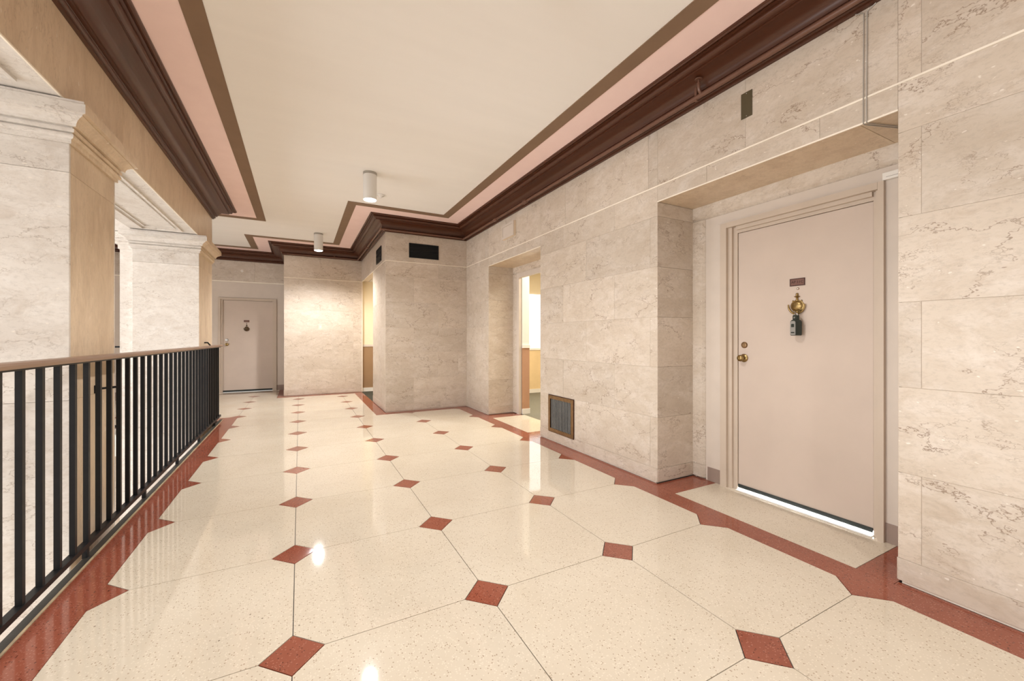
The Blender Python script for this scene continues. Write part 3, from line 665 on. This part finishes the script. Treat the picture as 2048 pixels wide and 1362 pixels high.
# ------------------------------------------------------------------ corridor behind the pier opening
wc = tag(MB().hbox(XP, 2.55, YB+0.05, YB+0.10, -1.0, 1.3).hbox(2.5,2.55,6.5,YB+0.05,-1.0,1.3).hbox(XP+0.13,2.5,6.5,6.55,-1.0,1.3).build('wall_corridor', 'wall_cream'), 'cream corridor wall behind the opening in the pier', 'wall', kind='structure')
MB().hbox(XP+0.001,2.5,YB+0.04,YB+0.05,-0.93,-0.16).build('wainscot', 'wainscot_tan', wc); MB().hbox(XP+0.001,2.5,YB+0.03,YB+0.05,-0.16,-0.12).build('chair_rail', 'wall_paint', wc); MB().hbox(XP+0.001,2.5,YB+0.03,YB+0.05,-1.0,-0.93).build('baseboard', 'white_paint', wc)
tag(MB().hbox(XP,2.55,6.5,YB+0.10,-1.06,-1.001).build('floor_corridor', 'carpet_dark'), 'dark green carpet in the corridor opening beside the pier', 'carpet', kind='structure')
tag(MB().hbox(XP+0.13,2.55,6.5,YB+0.10,1.06,1.1).build('ceiling_corridor', 'white_paint'), 'low white ceiling of the corridor behind the pier', 'ceiling', kind='structure')
area('corridor_lamp', W(1.75, 7.2, 1.0), (0, 0, 0), 0.5, 0.5, 22, (1.0, 0.88, 0.68))

# ------------------------------------------------------------------ ceiling lights and smoke detector
def ceiling_light(x, y, label, power=140):
    t = thing('ceiling_light', W(x, y, ZC), label, 'ceiling light', 'cylinder ceiling lights')
    r = 0.080; L = 0.262*S; top = W(x, y, ZC)
    MB().lathe(top, (0,0,-1), [(0,r*1.02),(0.030,r*1.02)], 32).build('mounting_ring', 'lamp_ring', t, smooth=True)
    MB().lathe(top, (0,0,-1), [(0.030,r*0.9),(0.030,r),(L,r),(L,r*0.93),(L-0.02,r*0.93)], 32).build('cylinder_body', 'lamp_white', t, smooth=True)
    MB().lathe(top, (0,0,-1), [(L-0.006,r*0.92),(L+0.004,r*0.90),(L+0.012,r*0.6)], 32).build('lens', 'lamp_lens', t, smooth=True)
    d = bpy.data.lights.new('ceiling_light_bulb', 'SPOT'); d.energy = power; d.spot_size = math.radians(150); d.spot_blend = 0.6; d.shadow_soft_size = 0.05; d.color = (1.0, 0.995, 0.98)
    o = bpy.data.objects.new('ceiling_light_bulb', d); COL.objects.link(o); o.parent = t; o.location = (0,0,-L-0.03)
ceiling_light(0.605, 4.126, 'white cylinder ceiling light nearer the camera, in mid ceiling')
ceiling_light(0.255, 6.879, 'smaller looking white cylinder ceiling light in front of the far cornice', 270)
ceiling_light(0.605, 1.40, 'white cylinder ceiling light above the viewer')
ceiling_light(0.605, -1.30, 'white cylinder ceiling light behind the viewer')
sm = thing('smoke_detector', W(0.805, 4.70, ZC), 'small white round smoke detector behind the nearer ceiling light', 'smoke detector')
MB().lathe(W(0.805,4.70,ZC), (0,0,-1), [(0,0.055),(0.012,0.055),(0.016,0.048)], 28).build('base', 'lamp_white', sm, smooth=True)
MB().lathe(W(0.805,4.70,ZC), (0,0,-1), [(0.016,0.030),(0.030,0.028),(0.036,0.014),(0.048,0.010)], 20).build('sensor', 'lamp_white', sm, smooth=True)

# ------------------------------------------------------------------ sprinkler pipe along the cornice
pp = thing('sprinkler_pipe', W(XR-0.07, 3.0, 1.44), 'brown sprinkler pipe running under the cornice along the right wall and pier', 'pipe')
op, zp, rp = 0.072, 1.440, 0.0178
def pw(x, y): return W(x, y, zp)
c1, c2, c3 = (XR-op, YP-op), (XP-op, YP-op), (XP-op, YB-op)
def seg(a, b, r=rp): return MB().tube([pw(*a), pw(*b)], r, 16).build('pipe_length', 'pipe_brown', pp, smooth=True)
seg((c1[0],NY), (c1[0],3.72)); seg((c1[0],3.72), (c1[0],4.45), rp*0.98); seg((c1[0],4.45), c1); seg(c1, c2, rp*0.9); seg(c2, c3, rp*0.85); seg(c3, (XB+0.05, YB-op), rp*0.7)
def coupling(x, y, d, r=0.0265, L=0.05):
    d = Vector(d); MB().tube([pw(x,y)-d*L, pw(x,y)-d*L*0.8, pw(x,y)+d*L*0.8, pw(x,y)+d*L], [r*0.88, r, r, r*0.88], 16).build('coupling', 'pipe_brown', pp, smooth=True)
for y in (3.72,4.45): coupling(c1[0], y, (0,1,0))
for (x, y), d in ((c1,(0,1,0)),(c2,(1,0,0)),(c3,(0,1,0))):
    MB().lathe(pw(x,y), (0,0,1), [(-0.022,0.010),(-0.016,0.021),(0,0.024),(0.016,0.021),(0.022,0.010)], 16).build('elbow', 'pipe_brown', pp, smooth=True)
coupling(c2[0], 6.75, (0,1,0), 0.028, 0.04)
for y in (1.60,):
    b = pw(c1[0], y)
    MB().tube([b, b+Vector((-0.018,0,0.012)), b+Vector((-0.032,0,0.03)), b+Vector((-0.035,0,0.066))], 0.011, 10).build('drop_nipple', 'pipe_brown', pp, smooth=True)
    MB().lathe(b+Vector((-0.035,0,0.066)), (0,0,1), [(0,0.012),(0.012,0.012),(0.014,0.006),(0.036,0.006)], 12).build('sprinkler_head', 'pipe_brown', pp, smooth=True)
    MB().lathe(b+Vector((-0.035,0,0.103)), (0,0,1), [(0,0.026),(0.003,0.028),(0.007,0.005)], 16).build('deflector', 'pipe_brown', pp, smooth=True)
    MB().hbox(c1[0]-0.006, c1[0]+0.006, y+0.03, y+0.045, zp-0.02, zp+0.06).build('hanger', 'pipe_brown', pp)
b = W(0.55, YB-op, zp)
MB().lathe(b+Vector((0,0,0.015)), (0,0,1), [(0,0.010),(0.03,0.010),(0.032,0.022),(0.036,0.022)], 12).build('sprinkler_head', 'pipe_brown', pp, smooth=True)

# ------------------------------------------------------------------ wall fittings
def rect_frame(mb, face, pos, a0, a1, z0, z1, w, d):
    for (p, q, r_, s_) in ((a0,a1,z0,z0+w),(a0,a1,z1-w,z1),(a0,a0+w,z0+w,z1-w),(a1-w,a1,z0+w,z1-w)):
        if face == 'x': mb.hbox(pos-d, pos, p, q, r_, s_)
        else: mb.hbox(p, q, pos-d, pos, r_, s_)
    return mb
XF = XR-0.0015
gr = thing('wall_grille', W(XR, 3.16, -0.91), 'bronze floor level air grille with dark vertical slats in the right wall', 'grille')
gy0, gy1, gz0, gz1 = 2.957, 3.365, -0.905, -0.557
MB().hbox(XF-0.002, XF, gy0+0.01, gy1-0.01, gz0+0.01, gz1-0.01).build('backing', 'black_void', gr)
rect_frame(MB(), 'x', XF, gy0, gy1, gz0, gz1, 0.032, 0.010).build('frame', 'old_bronze', gr)
rect_frame(MB(), 'x', XF, gy0-0.006, gy1+0.006, gz0-0.006, gz1+0.006, 0.008, 0.004).build('outer_edge', 'engraving', gr)
for k in range(13):
    y = gy0+0.032+(k+1)*(gy1-gy0-0.064)/14
    MB().slab(W(XF-0.0025,y-0.0046,gz0+0.032), (0,0.0092*S,0), (0,0,(gz1-gz0-0.064)*S), (-0.0016*S,0,0), 0.001).build('slat', 'slat_grey', gr)
def vent(label, face, pos, a0, a1, z0, z1, loc):
    t = thing('wall_vent', loc, label, 'vent')
    mb = MB()
    (mb.hbox(pos-0.001,pos,a0,a1,z0,z1) if face == 'x' else mb.hbox(a0,a1,pos-0.001,pos,z0,z1)); mb.build('dark_opening', 'black_void', t)
    rect_frame(MB(), face, pos, a0, a1, z0, z1, 0.010, 0.008).build('frame', 'iron_black', t)
    for k in range(2):
        z = z0+(z1-z0)*(0.40+0.25*k)
        mb = MB(); (mb.hbox(pos-0.005,pos-0.001,a0+0.01,a1-0.01,z,z+0.008) if face == 'x' else mb.hbox(a0+0.01,a1-0.01,pos-0.005,pos-0.001,z,z+0.008)); mb.build('louver', 'iron_black', t)
    return t
vent('wide black air vent high on the front of the pier', 'y', YP-0.0015, 1.333, 1.752, 1.112, 1.312, W(1.54,YP,1.11))
vent('narrow looking black air vent high on the left side of the pier', 'x', XP-0.0015, 5.905, 6.300, 1.095, 1.305, W(XP,6.1,1.095))
ap = thing('access_panel', W(XR, 4.2, 1.16), 'small beige framed box high on the right wall over the doorway', 'wall box')
MB().hbox(XF-0.028, XF, 4.055, 4.355, 1.172, 1.338).build('box', 'switch_ivory', ap)
rect_frame(MB(), 'x', XF-0.028, 4.055, 4.355, 1.172, 1.338, 0.026, 0.006).build('frame', 'wall_paint', ap)
MB().hbox(XF-0.031, XF-0.028, 4.085, 4.325, 1.200, 1.310).build('face', 'wall_paint', ap)
bp = thing('blank_plate', W(XR, 1.37, 1.21), 'small olive metal cover plate high on the wall left of the wire', 'cover plate')
MB().slab(W(XF,1.341,1.213), (0,0.062*S,0), (0,0,0.140*S), (-0.004,0,0), 0.0012).build('plate', 'olive_plate', bp)
for z in (1.222,1.344): MB().lathe(W(XF,1.372,z)-Vector((0.004,0,0)), (-1,0,0), [(0,0.003),(0.0012,0.002)], 8).build('screw', 'steel', bp)
ls = thing('light_switch', W(0.325, YB, 0.17), 'ivory light switch plate on the pale back wall', 'light switch')
MB().slab(W(0.295,YB-0.0005,0.155), (0.060*S,0,0), (0,0,0.095*S), (0,-0.006,0), 0.002).build('plate', 'switch_ivory', ls)
MB().hbox(0.318,0.332,YB-0.013,YB-0.005,0.185,0.220).build('toggle', 'white_paint', ls)
cd = thing('surface_wire', W(XR, 0.845, 0.93), 'pale twin wire running down the wall and across the recess soffit', 'wire')
xw = XF-0.004
for dy in (-0.006, 0.006):
    MB().tube([W(xw,0.843+dy*1.0-0.03*(1 if dy<0 else -1)*1.0,1.428), W(xw,0.843+dy,1.412), W(xw,0.845+dy,1.0), W(xw,0.845+dy,0.935), W(XR+0.01,0.845+dy,0.9325), W(XD-0.10,0.842+dy-0.08,0.9325)], 0.0028, 8).build('strand', 'lamp_ring', cd, smooth=True)
bx = thing('door_sensor', W(XPN, 0.88, 0.77), 'small white plastic box at the top right of the near door frame', 'sensor')
MB().slab(W(XPN-0.001,0.775,0.772), (0,0.14*S,0), (0,0,0.036*S), (-0.022,0,0), 0.002).build('housing', 'white_paint', bx)
MB().hbox(XPN-0.0195,XPN-0.0185,0.79,0.90,0.784,0.786).build('seam', 'lamp_ring', bx)

mk = thing('wall_marker', W(-0.95, YF, 1.222), 'tiny white diamond shaped marker on the frieze above the far door', 'marker')
px, pz, h = -0.951, 1.248, 0.026
MB().add([W(px,YF,pz-h),W(px+h,YF,pz),W(px,YF,pz+h),W(px-h,YF,pz),W(px,YF-0.006,pz-h),W(px+h,YF-0.006,pz),W(px,YF-0.006,pz+h),W(px-h,YF-0.006,pz)],
         [(3,2,1,0),(4,5,6,7),(0,1,5,4),(1,2,6,5),(2,3,7,6),(3,0,4,7)]).build('plate', 'white_paint', mk)
MB().lathe(W(px,YF-0.006,pz), (0,-1,0), [(0,0.008),(0.004,0.006)], 12).build('lens', 'lamp_ring', mk)
